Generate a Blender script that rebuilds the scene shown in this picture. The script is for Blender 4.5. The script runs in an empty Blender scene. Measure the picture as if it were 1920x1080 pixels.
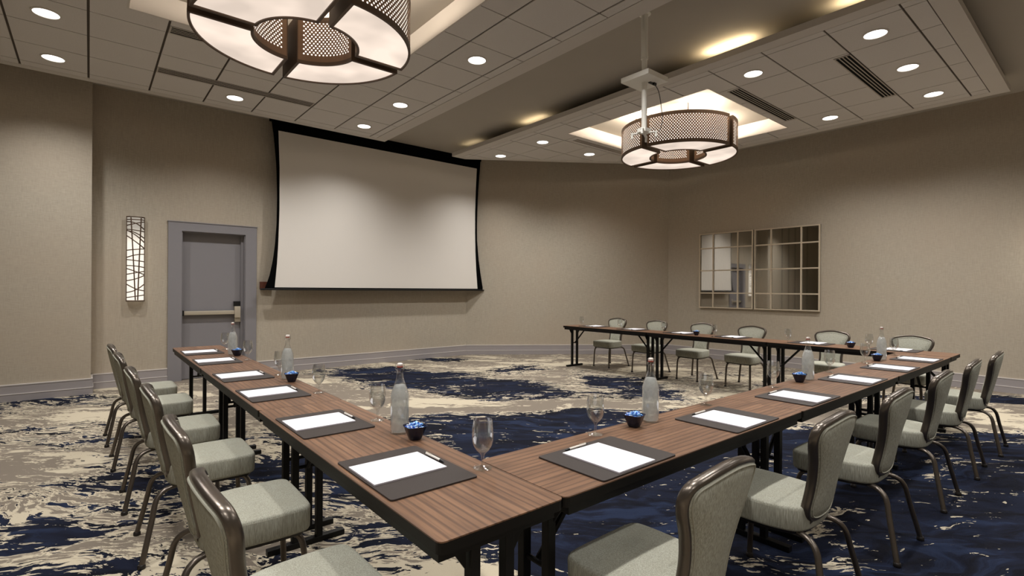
import bpy, bmesh, math, random
from mathutils import Vector, Matrix
random.seed(7)
SC = bpy.context.scene
COL = SC.collection
PI = math.pi

# ------------------------------------------------------------------ camera, world, exposure
YAW, ROLL, CAM_H = 0.8786, 0.0061, 1.405
cam_d = bpy.data.cameras.new('camera')
cam_d.sensor_fit = 'HORIZONTAL'; cam_d.sensor_width = 36.0
cam_d.lens = 955.83 / 1920 * 36.0
cam_d.shift_y = 2.95 / 1920
cam_d.clip_start = 0.05
cam = bpy.data.objects.new('camera', cam_d); COL.objects.link(cam)
cam.matrix_world = (Matrix.Translation((0, 0, CAM_H)) @ Matrix.Rotation(YAW - PI / 2, 4, 'Z')
                    @ Matrix.Rotation(PI / 2, 4, 'X') @ Matrix.Rotation(ROLL, 4, 'Z'))
SC.camera = cam
w = bpy.data.worlds.new('world'); SC.world = w; w.use_nodes = True
w.node_tree.nodes['Background'].inputs[0].default_value = (0.9, 0.85, 0.8, 1)
w.node_tree.nodes['Background'].inputs[1].default_value = 0.02
vs = SC.view_settings
vs.view_transform = 'Standard'; vs.look = 'None'; vs.gamma = 1.0; vs.use_curve_mapping = False
vs.exposure = 0.15
SC.cycles.max_bounces = 8
SC.cycles.diffuse_bounces = 4
SC.cycles.transparent_max_bounces = 24
SC.cycles.caustics_reflective = False
SC.cycles.caustics_refractive = False
SC.cycles.sample_clamp_indirect = 4.0
DOWN_W = 165.0        # each recessed downlight
PEND_W = 22.0        # each lamp inside a pendant segment
COVE_W = 2.6
WARM = (1.0, 0.86, 0.70)
WHITE_L = (1.0, 0.975, 0.945)

# ------------------------------------------------------------------ helpers
def lin(r, g, b):
    f = lambda c: (c / 255 / 12.92) if c / 255 <= 0.04045 else ((c / 255 + 0.055) / 1.055) ** 2.4
    return (f(r), f(g), f(b), 1.0)

class NT:
    """small node-tree helper"""
    def __init__(s, name):
        s.m = bpy.data.materials.new(name); s.m.use_nodes = True
        s.t = s.m.node_tree; s.t.nodes.clear()
        s.out = s.t.nodes.new('ShaderNodeOutputMaterial')
    def n(s, typ, **kw):
        nd = s.t.nodes.new(typ)
        for k, v in kw.items():
            if k.startswith('i_'):
                key = k[2:]
                key = int(key) if key.isdigit() else key.replace('_', ' ')
                if hasattr(v, 'is_linked') or isinstance(v, bpy.types.NodeSocket):
                    s.t.links.new(v, nd.inputs[key])
                else:
                    nd.inputs[key].default_value = v
            else:
                setattr(nd, k, v)
        return nd
    def link(s, a, b): s.t.links.new(a, b)
    def math(s, op, a, b=None, clamp=False):
        nd = s.t.nodes.new('ShaderNodeMath'); nd.operation = op; nd.use_clamp = clamp
        for i, v in enumerate((a, b)):
            if v is None: continue
            if isinstance(v, bpy.types.NodeSocket): s.link(v, nd.inputs[i])
            else: nd.inputs[i].default_value = v
        return nd.outputs[0]
    def mix(s, fac, a, b, blend='MIX'):
        nd = s.t.nodes.new('ShaderNodeMix'); nd.data_type = 'RGBA'; nd.blend_type = blend
        for i, v in ((0, fac), (6, a), (7, b)):
            if isinstance(v, bpy.types.NodeSocket): s.link(v, nd.inputs[i])
            else: nd.inputs[i].default_value = v
        return nd.outputs[2]
    def ramp(s, val, lo, hi, o0=0.0, o1=1.0):
        nd = s.n('ShaderNodeMapRange', i_From_Min=lo, i_From_Max=hi, i_To_Min=o0, i_To_Max=o1)
        s.link(val, nd.inputs['Value']); return nd.outputs[0]
    def coord(s, kind='Object', scale=(1, 1, 1), rot=(0, 0, 0), loc=(0, 0, 0)):
        tc = s.n('ShaderNodeTexCoord')
        mp = s.n('ShaderNodeMapping')
        mp.inputs['Scale'].default_value = scale
        mp.inputs['Rotation'].default_value = rot
        mp.inputs['Location'].default_value = loc
        s.link(tc.outputs[kind], mp.inputs['Vector']); return mp.outputs[0]
    def noise(s, vec, scale, detail=3, rough=0.5, dist=0.0):
        nd = s.n('ShaderNodeTexNoise', i_Scale=scale, i_Detail=detail, i_Roughness=rough, i_Distortion=dist)
        s.link(vec, nd.inputs['Vector']); return nd
    def bsdf(s, color, rough=0.6, metal=0.0, spec=0.5, bump=None, bstr=0.2, bdist=0.01, **kw):
        b = s.n('ShaderNodeBsdfPrincipled')
        if isinstance(color, bpy.types.NodeSocket): s.link(color, b.inputs['Base Color'])
        else: b.inputs['Base Color'].default_value = color
        if isinstance(rough, bpy.types.NodeSocket): s.link(rough, b.inputs['Roughness'])
        else: b.inputs['Roughness'].default_value = rough
        b.inputs['Metallic'].default_value = metal
        b.inputs['Specular IOR Level'].default_value = spec
        if bump is not None:
            bp = s.n('ShaderNodeBump', i_Strength=bstr, i_Distance=bdist)
            s.link(bump, bp.inputs['Height']); s.link(bp.outputs[0], b.inputs['Normal'])
        for k, v in kw.items(): b.inputs[k.replace('_', ' ')].default_value = v
        s.link(b.outputs[0], s.out.inputs['Surface']); return b

MAT = {}
def simple(name, rgb, rough=0.6, metal=0.0, spec=0.5, var=0.06, scale=8.0, bump=0.0):
    t = NT(name)
    v = t.coord('Object')
    n = t.noise(v, scale, 4, 0.6)
    c = lin(*rgb)
    a = tuple(x * (1 - var) for x in c[:3]) + (1,); b = tuple(min(1, x * (1 + var)) for x in c[:3]) + (1,)
    col = t.mix(n.outputs['Fac'], a, b)
    t.bsdf(col, rough, metal, spec, n.outputs['Fac'] if bump else None, bump, 0.002)
    MAT[name] = t.m
    return t.m

# ------------------------------------------------------------------ materials
def make_materials():
    # wall covering: beige woven paper
    t = NT('wall_covering')
    v = t.coord('Object', (1, 1, 1))
    big = t.noise(v, 0.7, 3, 0.5)
    weave_h = t.noise(t.coord('Object', (14, 14, 160)), 1.0, 3, 0.6)
    weave_v = t.noise(t.coord('Object', (170, 170, 9)), 1.0, 3, 0.6)
    wv = t.math('ADD', weave_h.outputs['Fac'], weave_v.outputs['Fac'])
    c1 = t.mix(t.ramp(wv, 0.75, 1.25), lin(164, 155, 140), lin(184, 175, 159))
    c2 = t.mix(t.ramp(big.outputs['Fac'], 0.35, 0.65), c1, t.mix(0.5, c1, lin(176, 161, 143)))
    t.bsdf(c2, 0.75, 0, 0.3, wv, 0.12, 0.002)
    MAT['wall'] = t.m
    simple('baseboard', (156, 150, 150), 0.45, 0, 0.4, 0.03, 4)
    simple('baseboard_bead', (206, 200, 196), 0.4, 0, 0.4, 0.03, 4)
    simple('drywall', (206, 200, 193), 0.85, 0, 0.2, 0.03, 3)
    simple('upper_ceiling', (172, 165, 154), 0.85, 0, 0.2, 0.04, 1.5)
    simple('grid_groove', (84, 76, 68), 0.8, 0, 0.2, 0.05, 5)
    t = NT('ceiling_tile')
    v = t.coord('Object', (1, 1, 1))
    fine = t.noise(v, 90, 4, 0.7)
    t.bsdf(t.mix(fine.outputs['Fac'], lin(200, 195, 190), lin(222, 217, 212)), 0.9, 0, 0.15, fine.outputs['Fac'], 0.25, 0.002)
    MAT['tile'] = t.m
    # carpet ------------------------------------------------------------
    t = NT('carpet')
    ang = math.atan2(-0.638, 0.770)          # main streak direction on the floor
    base = t.coord('Object', (1, 1, 1), (0, 0, -ang))
    wn = t.noise(base, 0.9, 4, 0.55)
    off = t.n('ShaderNodeVectorMath', operation='SUBTRACT'); t.link(wn.outputs['Color'], off.inputs[0]); off.inputs[1].default_value = (0.5, 0.5, 0.5)
    sc_ = t.n('ShaderNodeVectorMath', operation='MULTIPLY'); t.link(off.outputs[0], sc_.inputs[0]); sc_.inputs[1].default_value = (1.1, 0.7, 0)
    wp = t.n('ShaderNodeVectorMath', operation='ADD'); t.link(base, wp.inputs[0]); t.link(sc_.outputs[0], wp.inputs[1])
    P = wp.outputs[0]
    def aniso(sx, sy, loc=0.0):
        mp = t.n('ShaderNodeMapping'); mp.inputs['Scale'].default_value = (sx, sy, 1); mp.inputs['Location'].default_value = (loc, loc * 0.7, 0)
        t.link(P, mp.inputs['Vector']); return mp.outputs[0]
    blobs = [  # u, v, ru, rv, angle, weight   (u across, v into the room)
        (-1.15, 7.8, 3.0, 1.05, -0.50, 1.3), (-1.5, 10.1, 1.3, 0.45, 0.0, 0.6), (0.1, 9.0, 0.8, 0.7, 0.3, 0.6),
        (0.65, 4.6, 2.4, 1.75, 0.05, 1.5), (1.65, 7.4, 0.8, 1.7, 0.3, 0.9), (3.2, 3.3, 3.9, 3.0, 0.0, 1.9),
        (1.7, 2.6, 1.9, 1.6, 0.0, 1.2), (3.9, 2.6, 3.0, 2.2, 0.0, 1.2), (6.2, 6.7, 2.4, 0.45, 0.0, 0.9), (5.2, 4.4, 2.5, 0.9, 0.0, 1.0),
        (4.7, 5.55, 3.0, 0.55, 0.05, -1.1), (-0.4, 6.15, 2.8, 0.38, 0.05, -0.7), (2.35, 2.82, 0.95, 0.10, -0.1, -1.5), (2.0, 2.45, 1.4, 0.16, 0.0, -0.55),
        (-2.7, 2.95, 0.6, 0.28, 0.1, 0.55), (-5.6, 6.2, 1.8, 0.9, 0.0, 0.42), (-2.7, 3.7, 1.4, 0.8, 0.2, 0.42), (-2.3, 2.5, 0.6, 0.25, 0.1, 0.4),
        (-1.5, 4.2, 1.4, 1.9, 0.0, 0.34), (-0.9, 2.9, 1.2, 1.2, 0.0, 0.26), (-3.8, 4.9, 2.4, 0.9, 0.1, 0.30), (3.4, 7.6, 2.2, 1.2, 0.0, 0.16), (4.6, 8.0, 2.0, 1.5, 0.0, 0.14),
    ]
    total = None
    for (u, vv, ru, rv, a, wt) in blobs:
        s1 = t.n('ShaderNodeVectorMath', operation='SUBTRACT'); t.link(P, s1.inputs[0]); s1.inputs[1].default_value = (u, vv, 0)
        mp = t.n('ShaderNodeMapping'); mp.vector_type = 'TEXTURE'
        mp.inputs['Rotation'].default_value = (0, 0, a); mp.inputs['Scale'].default_value = (ru, rv, 1)
        t.link(s1.outputs[0], mp.inputs['Vector'])
        fl = t.n('ShaderNodeVectorMath', operation='MULTIPLY'); t.link(mp.outputs[0], fl.inputs[0]); fl.inputs[1].default_value = (1, 1, 0)
        g = t.n('ShaderNodeTexGradient', gradient_type='SPHERICAL'); t.link(fl.outputs[0], g.inputs['Vector'])
        x = t.math('MULTIPLY', g.outputs['Fac'], wt)
        total = x if total is None else t.math('ADD', total, x)
    n1 = t.noise(aniso(0.9, 2.4), 1.0, 8, 0.62, 0.5)          # strokes
    n2 = t.noise(aniso(4.2, 13.0, 3.1), 1.0, 6, 0.66, 0.2)     # brush specks
    n5 = t.noise(aniso(13.0, 34.0, 5.3), 1.0, 4, 0.6, 0.1)     # fine flecks
    C = lambda nd, k: t.math('MULTIPLY', t.math('SUBTRACT', nd.outputs['Fac'], 0.5), k)
    F = t.math('ADD', t.math('MINIMUM', total, 0.56), 0.215)
    F = t.math('ADD', F, C(n1, 1.35))
    edge = F
    F = t.math('ADD', F, C(n2, 1.5)); F = t.math('ADD', F, C(n5, 1.0))
    navy_m = t.ramp(F, 0.492, 0.512)
    n3 = t.noise(aniso(0.7, 1.7, 7.7), 1.0, 7, 0.64, 0.6)
    cream_m = t.math('ADD', t.ramp(F, 0.36, 0.385), t.ramp(t.math('ADD', n3.outputs['Fac'], C(n5, 0.2)), 0.535, 0.555))
    cream_m = t.math('MINIMUM', cream_m, 1.0)
    grain = t.noise(t.coord('Object', (1, 1, 1)), 260, 2, 0.7)
    taupe = t.mix(grain.outputs['Fac'], lin(108, 99, 88), lin(136, 126, 114))
    cream = t.mix(grain.outputs['Fac'], lin(172, 161, 140), lin(202, 191, 169))
    light = t.mix(cream_m, taupe, cream)
    n4 = t.noise(aniso(1.6, 6.5, 12.3), 1.0, 7, 0.66, 1.0)
    n6 = t.noise(aniso(0.5, 1.1, 21.0), 1.0, 3, 0.5, 0.4)
    nv = t.mix(t.ramp(n4.outputs['Fac'], 0.40, 0.52), lin(14, 15, 22), lin(23, 28, 44))
    nv = t.mix(t.ramp(t.math('ADD', n4.outputs['Fac'], C(n6, 0.5)), 0.54, 0.64, 0, 0.8), nv, lin(38, 49, 74))
    nv = t.mix(t.math('MULTIPLY', grain.outputs['Fac'], 0.5), nv, lin(18, 20, 32))
    col = t.mix(navy_m, light, nv)
    t.bsdf(col, 0.95, 0, 0.1, grain.outputs['Fac'], 0.5, 0.006)
    MAT['carpet'] = t.m
    # walnut laminate -----------------------------------------------------
    t = NT('walnut')
    v = t.coord('Object', (0.8, 9, 9))
    n1 = t.noise(v, 2.4, 6, 0.6, 0.8)
    n2 = t.noise(t.coord('Object', (2.5, 90, 90)), 1.5, 4, 0.6, 0.2)
    wv = t.n('ShaderNodeTexWave', wave_type='BANDS', bands_direction='Y', i_Scale=1.1, i_Distortion=5.0, i_Detail=3.0, i_Detail_Scale=1.2)
    t.link(t.coord('Object', (0.4, 9.5, 9.5)), wv.inputs['Vector'])
    c = t.mix(t.ramp(n1.outputs['Fac'], 0.3, 0.7), lin(98, 72, 55), lin(136, 103, 79))
    c = t.mix(t.ramp(wv.outputs['Fac'], 0.58, 1.0, 0, 0.75), c, lin(80, 60, 48))
    c = t.mix(t.ramp(n2.outputs['Fac'], 0.5, 0.75, 0, 0.5), c, lin(72, 53, 43))
    t.bsdf(c, 0.42, 0, 0.30, n2.outputs['Fac'], 0.05, 0.001)
    MAT['walnut'] = t.m
    simple('black_edge', (17, 15, 13), 0.5, 0, 0.2, 0.1, 20)
    simple('black_steel', (12, 11, 11), 0.5, 0.0, 0.25, 0.1, 20)
    simple('leather_mat', (54, 47, 44), 0.55, 0, 0.35, 0.08, 160, 0.15)
    simple('paper', (222, 221, 226), 0.8, 0, 0.2, 0.01, 5)
    simple('paper_edge', (205, 198, 205), 0.8, 0, 0.2, 0.02, 200)
    # chair fabric: fine vertical crinkle
    t = NT('chair_fabric')
    r = t.noise(t.coord('Object', (360, 360, 22)), 1.0, 3, 0.55, 0.5)
    m = t.noise(t.coord('Object', (1, 1, 1)), 14, 3, 0.5)
    c = t.mix(t.ramp(r.outputs['Fac'], 0.36, 0.66), lin(138, 137, 124), lin(180, 180, 167))
    c = t.mix(t.ramp(m.outputs['Fac'], 0.3, 0.7, 0, 0.25), c, lin(150, 146, 128))
    t.bsdf(c, 0.85, 0, 0.2, r.outputs['Fac'], 0.25, 0.002)
    MAT['fabric'] = t.m
    simple('piping', (158, 156, 142), 0.8, 0, 0.2, 0.05, 60)
    simple('bronze', (98, 90, 82), 0.28, 0.75, 0.5, 0.10, 14)
    simple('glide', (34, 30, 28), 0.4, 0.2, 0.5, 0.05, 10)
    simple('lamp_bronze', (92, 74, 60), 0.5, 0.25, 0.4, 0.08, 12)
    simple('lamp_copper', (140, 112, 90), 0.5, 0.2, 0.4, 0.06, 12)
    simple('door_paint', (132, 129, 132), 0.5, 0, 0.4, 0.02, 3)
    simple('steel', (200, 190, 172), 0.4, 0.5, 0.5, 0.06, 30)
    simple('black_plastic', (16, 15, 15), 0.4, 0, 0.5, 0.05, 10)
    simple('screen_white', (226, 220, 212), 0.9, 0, 0.1, 0.01, 2)
    simple('screen_black', (7, 7, 7), 0.95, 0, 0.05, 0.05, 5)
    simple('brown_wood', (92, 52, 38), 0.5, 0, 0.4, 0.12, 30)
    simple('mount_white', (240, 238, 230), 0.5, 0.0, 0.5, 0.03, 6)
    simple('mirror_frame', (204, 190, 168), 0.42, 0.1, 0.5, 0.05, 20)
    simple('vent_frame', (186, 177, 167), 0.6, 0, 0.3, 0.03, 6)
    simple('vent_black', (14, 13, 12), 0.8, 0, 0.1, 0.05, 6)
    simple('trim_white', (214, 208, 200), 0.45, 0, 0.4, 0.02, 6)
    simple('bowl_navy', (20, 24, 48), 0.22, 0.1, 0.5, 0.06, 20)
    simple('ceramic', (228, 216, 208), 0.35, 0, 0.5, 0.03, 20)
    simple('gasket', (168, 78, 62), 0.5, 0, 0.4, 0.05, 20)
    simple('wire', (160, 158, 152), 0.3, 0.9, 0.5, 0.03, 20)
    # mirror
    t = NT('mirror_glass')
    v = t.coord('Object', (60, 60, 6))
    n = t.noise(v, 1.0, 3, 0.6)
    t.bsdf(t.mix(n.outputs['Fac'], (0.56, 0.55, 0.52, 1), (0.66, 0.65, 0.62, 1)), 0.03, 1.0, 0.5)
    MAT['mirror'] = t.m
    # thin glass
    def thin(name, tint, fac_mul, extra=0.03, rough=0.02):
        t = NT(name)
        tr = t.n('ShaderNodeBsdfTransparent'); tr.inputs[0].default_value = tint
        gl = t.n('ShaderNodeBsdfGlossy'); gl.inputs['Color'].default_value = (1, 1, 1, 1); gl.inputs['Roughness'].default_value = rough
        lw = t.n('ShaderNodeLayerWeight', i_Blend=0.35)
        nn = t.noise(t.coord('Object'), 20, 2, 0.5)
        f = t.math('ADD', t.math('MULTIPLY', lw.outputs['Facing'], fac_mul), t.math('MULTIPLY', nn.outputs['Fac'], extra), True)
        mx = t.n('ShaderNodeMixShader'); t.link(f, mx.inputs[0]); t.link(tr.outputs[0], mx.inputs[1]); t.link(gl.outputs[0], mx.inputs[2])
        t.link(mx.outputs[0], t.out.inputs['Surface']); MAT[name] = t.m
    thin('glass', (0.95, 0.96, 0.96, 1), 0.62, 0.10)
    # water in bottle: slightly cloudy
    t = NT('water')
    tr = t.n('ShaderNodeBsdfTransparent'); tr.inputs[0].default_value = (0.86, 0.88, 0.88, 1)
    df = t.n('ShaderNodeBsdfTranslucent'); df.inputs[0].default_value = (0.9, 0.9, 0.88, 1)
    d2 = t.n('ShaderNodeBsdfDiffuse'); d2.inputs[0].default_value = (0.82, 0.82, 0.80, 1)
    nn = t.noise(t.coord('Object', (40, 40, 30)), 1, 3, 0.6)
    m1 = t.n('ShaderNodeMixShader'); m1.inputs[0].default_value = 0.5; t.link(df.outputs[0], m1.inputs[1]); t.link(d2.outputs[0], m1.inputs[2])
    m2 = t.n('ShaderNodeMixShader'); t.link(t.ramp(nn.outputs['Fac'], 0.2, 0.8, 0.42, 0.66), m2.inputs[0]); t.link(tr.outputs[0], m2.inputs[1]); t.link(m1.outputs[0], m2.inputs[2])
    t.link(m2.outputs[0], t.out.inputs['Surface']); MAT['water'] = t.m
    # candy foil
    t = NT('candy_foil')
    vo = t.n('ShaderNodeTexVoronoi', i_Scale=120.0); t.link(t.coord('Object'), vo.inputs['Vector'])
    sep = t.n('ShaderNodeSeparateColor'); t.link(vo.outputs['Color'], sep.inputs[0])
    c = t.mix(t.ramp(sep.outputs[0], 0.35, 0.45), lin(60, 105, 200), lin(130, 185, 240))
    c = t.mix(t.ramp(sep.outputs[1], 0.72, 0.78), c, lin(220, 228, 240))
    t.bsdf(c, 0.25, 0.2, 0.5); MAT['candy'] = t.m
    # lamp diffusers
    def emit(name, rgb, strength, var=0.12, scale=2.2):
        t = NT(name)
        n = t.noise(t.coord('Object'), scale, 2, 0.4)
        e = t.n('ShaderNodeEmission'); e.inputs['Color'].default_value = rgb
        t.link(t.ramp(n.outputs['Fac'], 0.35, 0.65, strength * (1 - var), strength * (1 + var)), e.inputs['Strength'])
        t.link(e.outputs[0], t.out.inputs['Surface']); MAT[name] = t.m
    emit('diffuser', (1.0, 0.83, 0.70, 1), 0.84, 0.18)
    emit('shade_liner', (1.0, 0.88, 0.76, 1), 1.3, 0.05)
    emit('downlight_lens', (1.0, 0.97, 0.92, 1), 4.0, 0.02)
    emit('cove_tube', (1.0, 0.86, 0.6, 1), 2.0, 0.02)
    t = NT('sconce_shade')            # bulb glow painted as an emission fade, dimmer towards the top
    sp = t.n('ShaderNodeSeparateXYZ'); t.link(t.coord('Object'), sp.inputs[0])
    e = t.n('ShaderNodeEmission'); e.inputs['Color'].default_value = (1.0, 0.90, 0.76, 1)
    t.link(t.ramp(sp.outputs['Z'], 0.22, 0.45, 1.05, 0.40), e.inputs['Strength'])
    t.link(e.outputs[0], t.out.inputs['Surface']); MAT['sconce_shade'] = t.m
make_materials()

# ------------------------------------------------------------------ mesh helpers
class MB:
    def __init__(s): s.v = []; s.f = []
    def add(s, vs, fs):
        o = len(s.v); s.v += [tuple(p) for p in vs]; s.f += [tuple(i + o for i in f) for f in fs]; return s
    def box(s, x0, x1, y0, y1, z0, z1):
        return s.add([(x0, y0, z0), (x1, y0, z0), (x1, y1, z0), (x0, y1, z0), (x0, y0, z1), (x1, y0, z1), (x1, y1, z1), (x0, y1, z1)],
                     [(0, 3, 2, 1), (4, 5, 6, 7), (0, 1, 5, 4), (1, 2, 6, 5), (2, 3, 7, 6), (3, 0, 4, 7)])
    def prism(s, poly, z0, z1):
        n = len(poly)
        a = sum(poly[i][0] * poly[(i + 1) % n][1] - poly[(i + 1) % n][0] * poly[i][1] for i in range(n))
        if a < 0: poly = poly[::-1]
        vs = [(p[0], p[1], z0) for p in poly] + [(p[0], p[1], z1) for p in poly]
        fs = [tuple(range(n))[::-1], tuple(range(n, 2 * n))] + [(i, (i + 1) % n, n + (i + 1) % n, n + i) for i in range(n)]
        return s.add(vs, fs)
    def rings(s, rings, cap0=True, cap1=True, closed=True):
        n = len(rings[0]); o = len(s.v); fs = []
        for r in rings: s.v += [tuple(p) for p in r]
        for k in range(len(rings) - 1):
            for i in range(n if closed else n - 1):
                j = (i + 1) % n
                fs.append((o + k * n + i, o + k * n + j, o + (k + 1) * n + j, o + (k + 1) * n + i))
        if cap0: fs.append(tuple(o + i for i in range(n))[::-1])
        if cap1: fs.append(tuple(o + (len(rings) - 1) * n + i for i in range(n)))
        s.f += fs; return s
    def tube(s, path, rad, n=8, flat=1.0, closed=False, up=Vector((0, 0, 1))):
        """tube along path; rad may be a list; flat scales the second axis"""
        pts = [Vector(p) for p in path]; m = len(pts); R = []
        for i, p in enumerate(pts):
            if closed: d = pts[(i + 1) % m] - pts[i - 1]
            else: d = pts[min(i + 1, m - 1)] - pts[max(i - 1, 0)]
            d.normalize()
            a = d.cross(up)
            if a.length < 1e-3: a = d.cross(Vector((0, 1, 0)))
            a.normalize(); b = a.cross(d)
            r = rad[i] if isinstance(rad, (list, tuple)) else rad
            R.append([p + a * (r * math.cos(2 * PI * k / n)) + b * (r * flat * math.sin(2 * PI * k / n)) for k in range(n)])
        if closed: R.append(R[0]); return s.rings(R, False, False)
        return s.rings(R)
    def lathe(s, prof, n=20, cx=0, cy=0, cap0=True, cap1=True):
        return s.rings([[(cx + r * math.cos(2 * PI * k / n), cy + r * math.sin(2 * PI * k / n), z) for k in range(n)] for r, z in prof], cap0, cap1)
    def mesh(s, name, mat, smooth=False, bevel=0.0, angle=40):
        me = bpy.data.meshes.new(name); me.from_pydata(s.v, [], s.f); me.update()
        bm = bmesh.new(); bm.from_mesh(me)
        if bevel:
            bmesh.ops.bevel(bm, geom=[e for e in bm.edges if len(e.link_faces) == 2 and e.calc_face_angle(0) > 0.6], offset=bevel, segments=2, affect='EDGES', profile=0.6)
        bmesh.ops.recalc_face_normals(bm, faces=bm.faces) if s.f and len(s.f) < 60000 else None
        bm.to_mesh(me); bm.free()
        if smooth:
            for p in me.polygons: p.use_smooth = True
            me.set_sharp_from_angle(angle=math.radians(angle))
        me.materials.append(MAT[mat]); return me

def obj(name, mb, mat, parent=None, smooth=False, bevel=0.0, loc=None, angle=40):
    me = mb.mesh(name, mat, smooth, bevel, angle) if isinstance(mb, MB) else mb
    o = bpy.data.objects.new(name, me); COL.objects.link(o)
    if parent: o.parent = parent
    if loc: o.location = loc
    return o
def tag(o, label, cat, group=None, kind=None):
    o['label'] = label; o['category'] = cat
    if group: o['group'] = group
    if kind: o['kind'] = kind
    return o
def struct(o, label=None):
    o['kind'] = 'structure'
    if label: o['label'] = label
    return o
def empty(name, loc=(0, 0, 0), rz=0.0):
    o = bpy.data.objects.new(name, None); COL.objects.link(o); o.empty_display_size = 0.1
    o.location = loc; o.rotation_euler = (0, 0, rz); return o
def copy_tree(o, parent=None):
    c = o.copy(); COL.objects.link(c)
    if parent: c.parent = parent
    for ch in list(o.children): copy_tree(ch, c)
    return c
def light(name, typ, loc, power, color, parent=None, **kw):
    d = bpy.data.lights.new(name, typ); d.energy = power; d.color = color
    for k, v in kw.items(): setattr(d, k, v)
    o = bpy.data.objects.new(name, d); COL.objects.link(o); o.location = loc
    if parent: o.parent = parent
    return o
def spline(ctrl, n, closed=False):
    """Catmull-Rom through control points (tuples), n samples per span"""
    m = len(ctrl); out = []
    spans = m if closed else m - 1
    for i in range(spans):
        p = [ctrl[(i + k) % m] if closed else ctrl[min(max(i + k, 0), m - 1)] for k in (-1, 0, 1, 2)]
        for q in range(n):
            t = q / n
            out.append(tuple(0.5 * ((2 * b) + (-a + c) * t + (2 * a - 5 * b + 4 * c - d) * t * t + (-a + 3 * b - 3 * c + d) * t ** 3) for a, b, c, d in zip(*p)))
    if not closed: out.append(tuple(ctrl[-1]))
    return out
def interp(tab, z):
    tab = sorted(tab)
    if z <= tab[0][0]: return tab[0][1]
    for (a, x), (b, y) in zip(tab, tab[1:]):
        if z <= b: return x + (y - x) * (z - a) / (b - a)
    return tab[-1][1]

# ------------------------------------------------------------------ room shell
ZU, ZC = 4.194, 3.977           # upper ceiling, suspended ceiling panels
X0, X1, Y0, Y1 = -5.4, 9.94, -4.2, 9.08
CH_A, CH_B = Vector((6.25, 9.08)), Vector((9.94, 6.53))      # chamfered corner wall
JOG_X, JOG_Y = 0.02, 8.70
fl = obj('floor', MB().box(X0 - 0.2, X1 + 0.2, Y0 - 0.2, Y1 + 0.2, -0.1, 0.0), 'carpet'); struct(fl, 'carpet floor with navy, cream and taupe brushstroke pattern')
ce = obj('ceiling', MB().box(X0 - 0.2, X1 + 0.2, Y0 - 0.2, Y1 + 0.2, ZU, ZU + 0.12), 'upper_ceiling'); struct(ce)
DX0, DX1, DH = 1.067, 1.933, 2.257      # door opening
mb = MB()
mb.box(JOG_X, DX0, Y1, Y1 + 0.2, 0, ZU); mb.box(DX1, CH_A.x + 0.3, Y1, Y1 + 0.2, 0, ZU); mb.box(DX0, DX1, Y1, Y1 + 0.2, DH, ZU)
struct(obj('wall_left', mb, 'wall'))
struct(obj('wall_left_projection', MB().box(X0 - 0.2, JOG_X, JOG_Y, Y1 + 0.2, 0, ZU), 'wall'))
for i, xx in enumerate((-1.22, -1.84, -2.46, -3.08, -3.7)):     # panel joints seen in the mirror
    struct(obj('trim_%d' % (i + 1), MB().box(xx - 0.012, xx + 0.012, JOG_Y - 0.006, JOG_Y, 0.25, ZU - 0.02), 'vent_black'))
d = (CH_B - CH_A).normalized(); nrm = Vector((-d.y, d.x)) * -1   # points into the room
if nrm.dot(Vector((0, 0)) - CH_A) < 0: nrm = -nrm
def off(p, n, k): return (p.x + n.x * k, p.y + n.y * k)
struct(obj('wall_back', MB().prism([off(CH_A, nrm, 0), off(CH_B, nrm, 0), off(CH_B, nrm, -0.2), off(CH_A, nrm, -0.2)], 0, ZU), 'wall'))
struct(obj('wall_right', MB().box(X1, X1 + 0.2, Y0, CH_B.y + 0.2, 0, ZU), 'wall'))
struct(obj('wall_near', MB().box(X0 - 0.2, X1 + 0.2, Y0 - 0.2, Y0, 0, ZU), 'wall'))
struct(obj('wall_entrance', MB().box(X0 - 0.2, X0, Y0, JOG_Y, 0, ZU), 'wall'))

def baseboard(name, a, b, ext0=0.0, ext1=0.0):
    """a, b: floor points along the wall face; the room lies on the left of a->b"""
    a, b = Vector(a), Vector(b); dd = (b - a).normalized(); n = Vector((-dd.y, dd.x))
    a = a - dd * ext0; b = b + dd * ext1
    def strip(z0, z1, th):
        return MB().prism([off(a, n, 0), off(b, n, 0), off(b, n, th), off(a, n, th)], z0, z1)
    o = struct(obj(name, strip(0, 0.085, 0.024), 'baseboard'))
    obj('upper_board', strip(0.093, 0.195, 0.016), 'baseboard', o)
    obj('middle_bead', strip(0.085, 0.093, 0.027), 'baseboard_bead', o)
    obj('top_bead', strip(0.195, 0.207, 0.020), 'baseboard_bead', o)
    return o
baseboard('baseboard_left', (CH_A.x, Y1), (2.098, Y1))
baseboard('baseboard_door_side', (0.894, Y1), (JOG_X, Y1))
baseboard('baseboard_projection', (JOG_X, JOG_Y), (X0, JOG_Y), 0.02)
baseboard('baseboard_projection_return', (JOG_X, Y1), (JOG_X, JOG_Y), 0, 0.0)
baseboard('baseboard_back', (CH_B.x, CH_B.y), (CH_A.x, CH_A.y))
baseboard('baseboard_right', (X1, Y0), (X1, CH_B.y))

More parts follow.
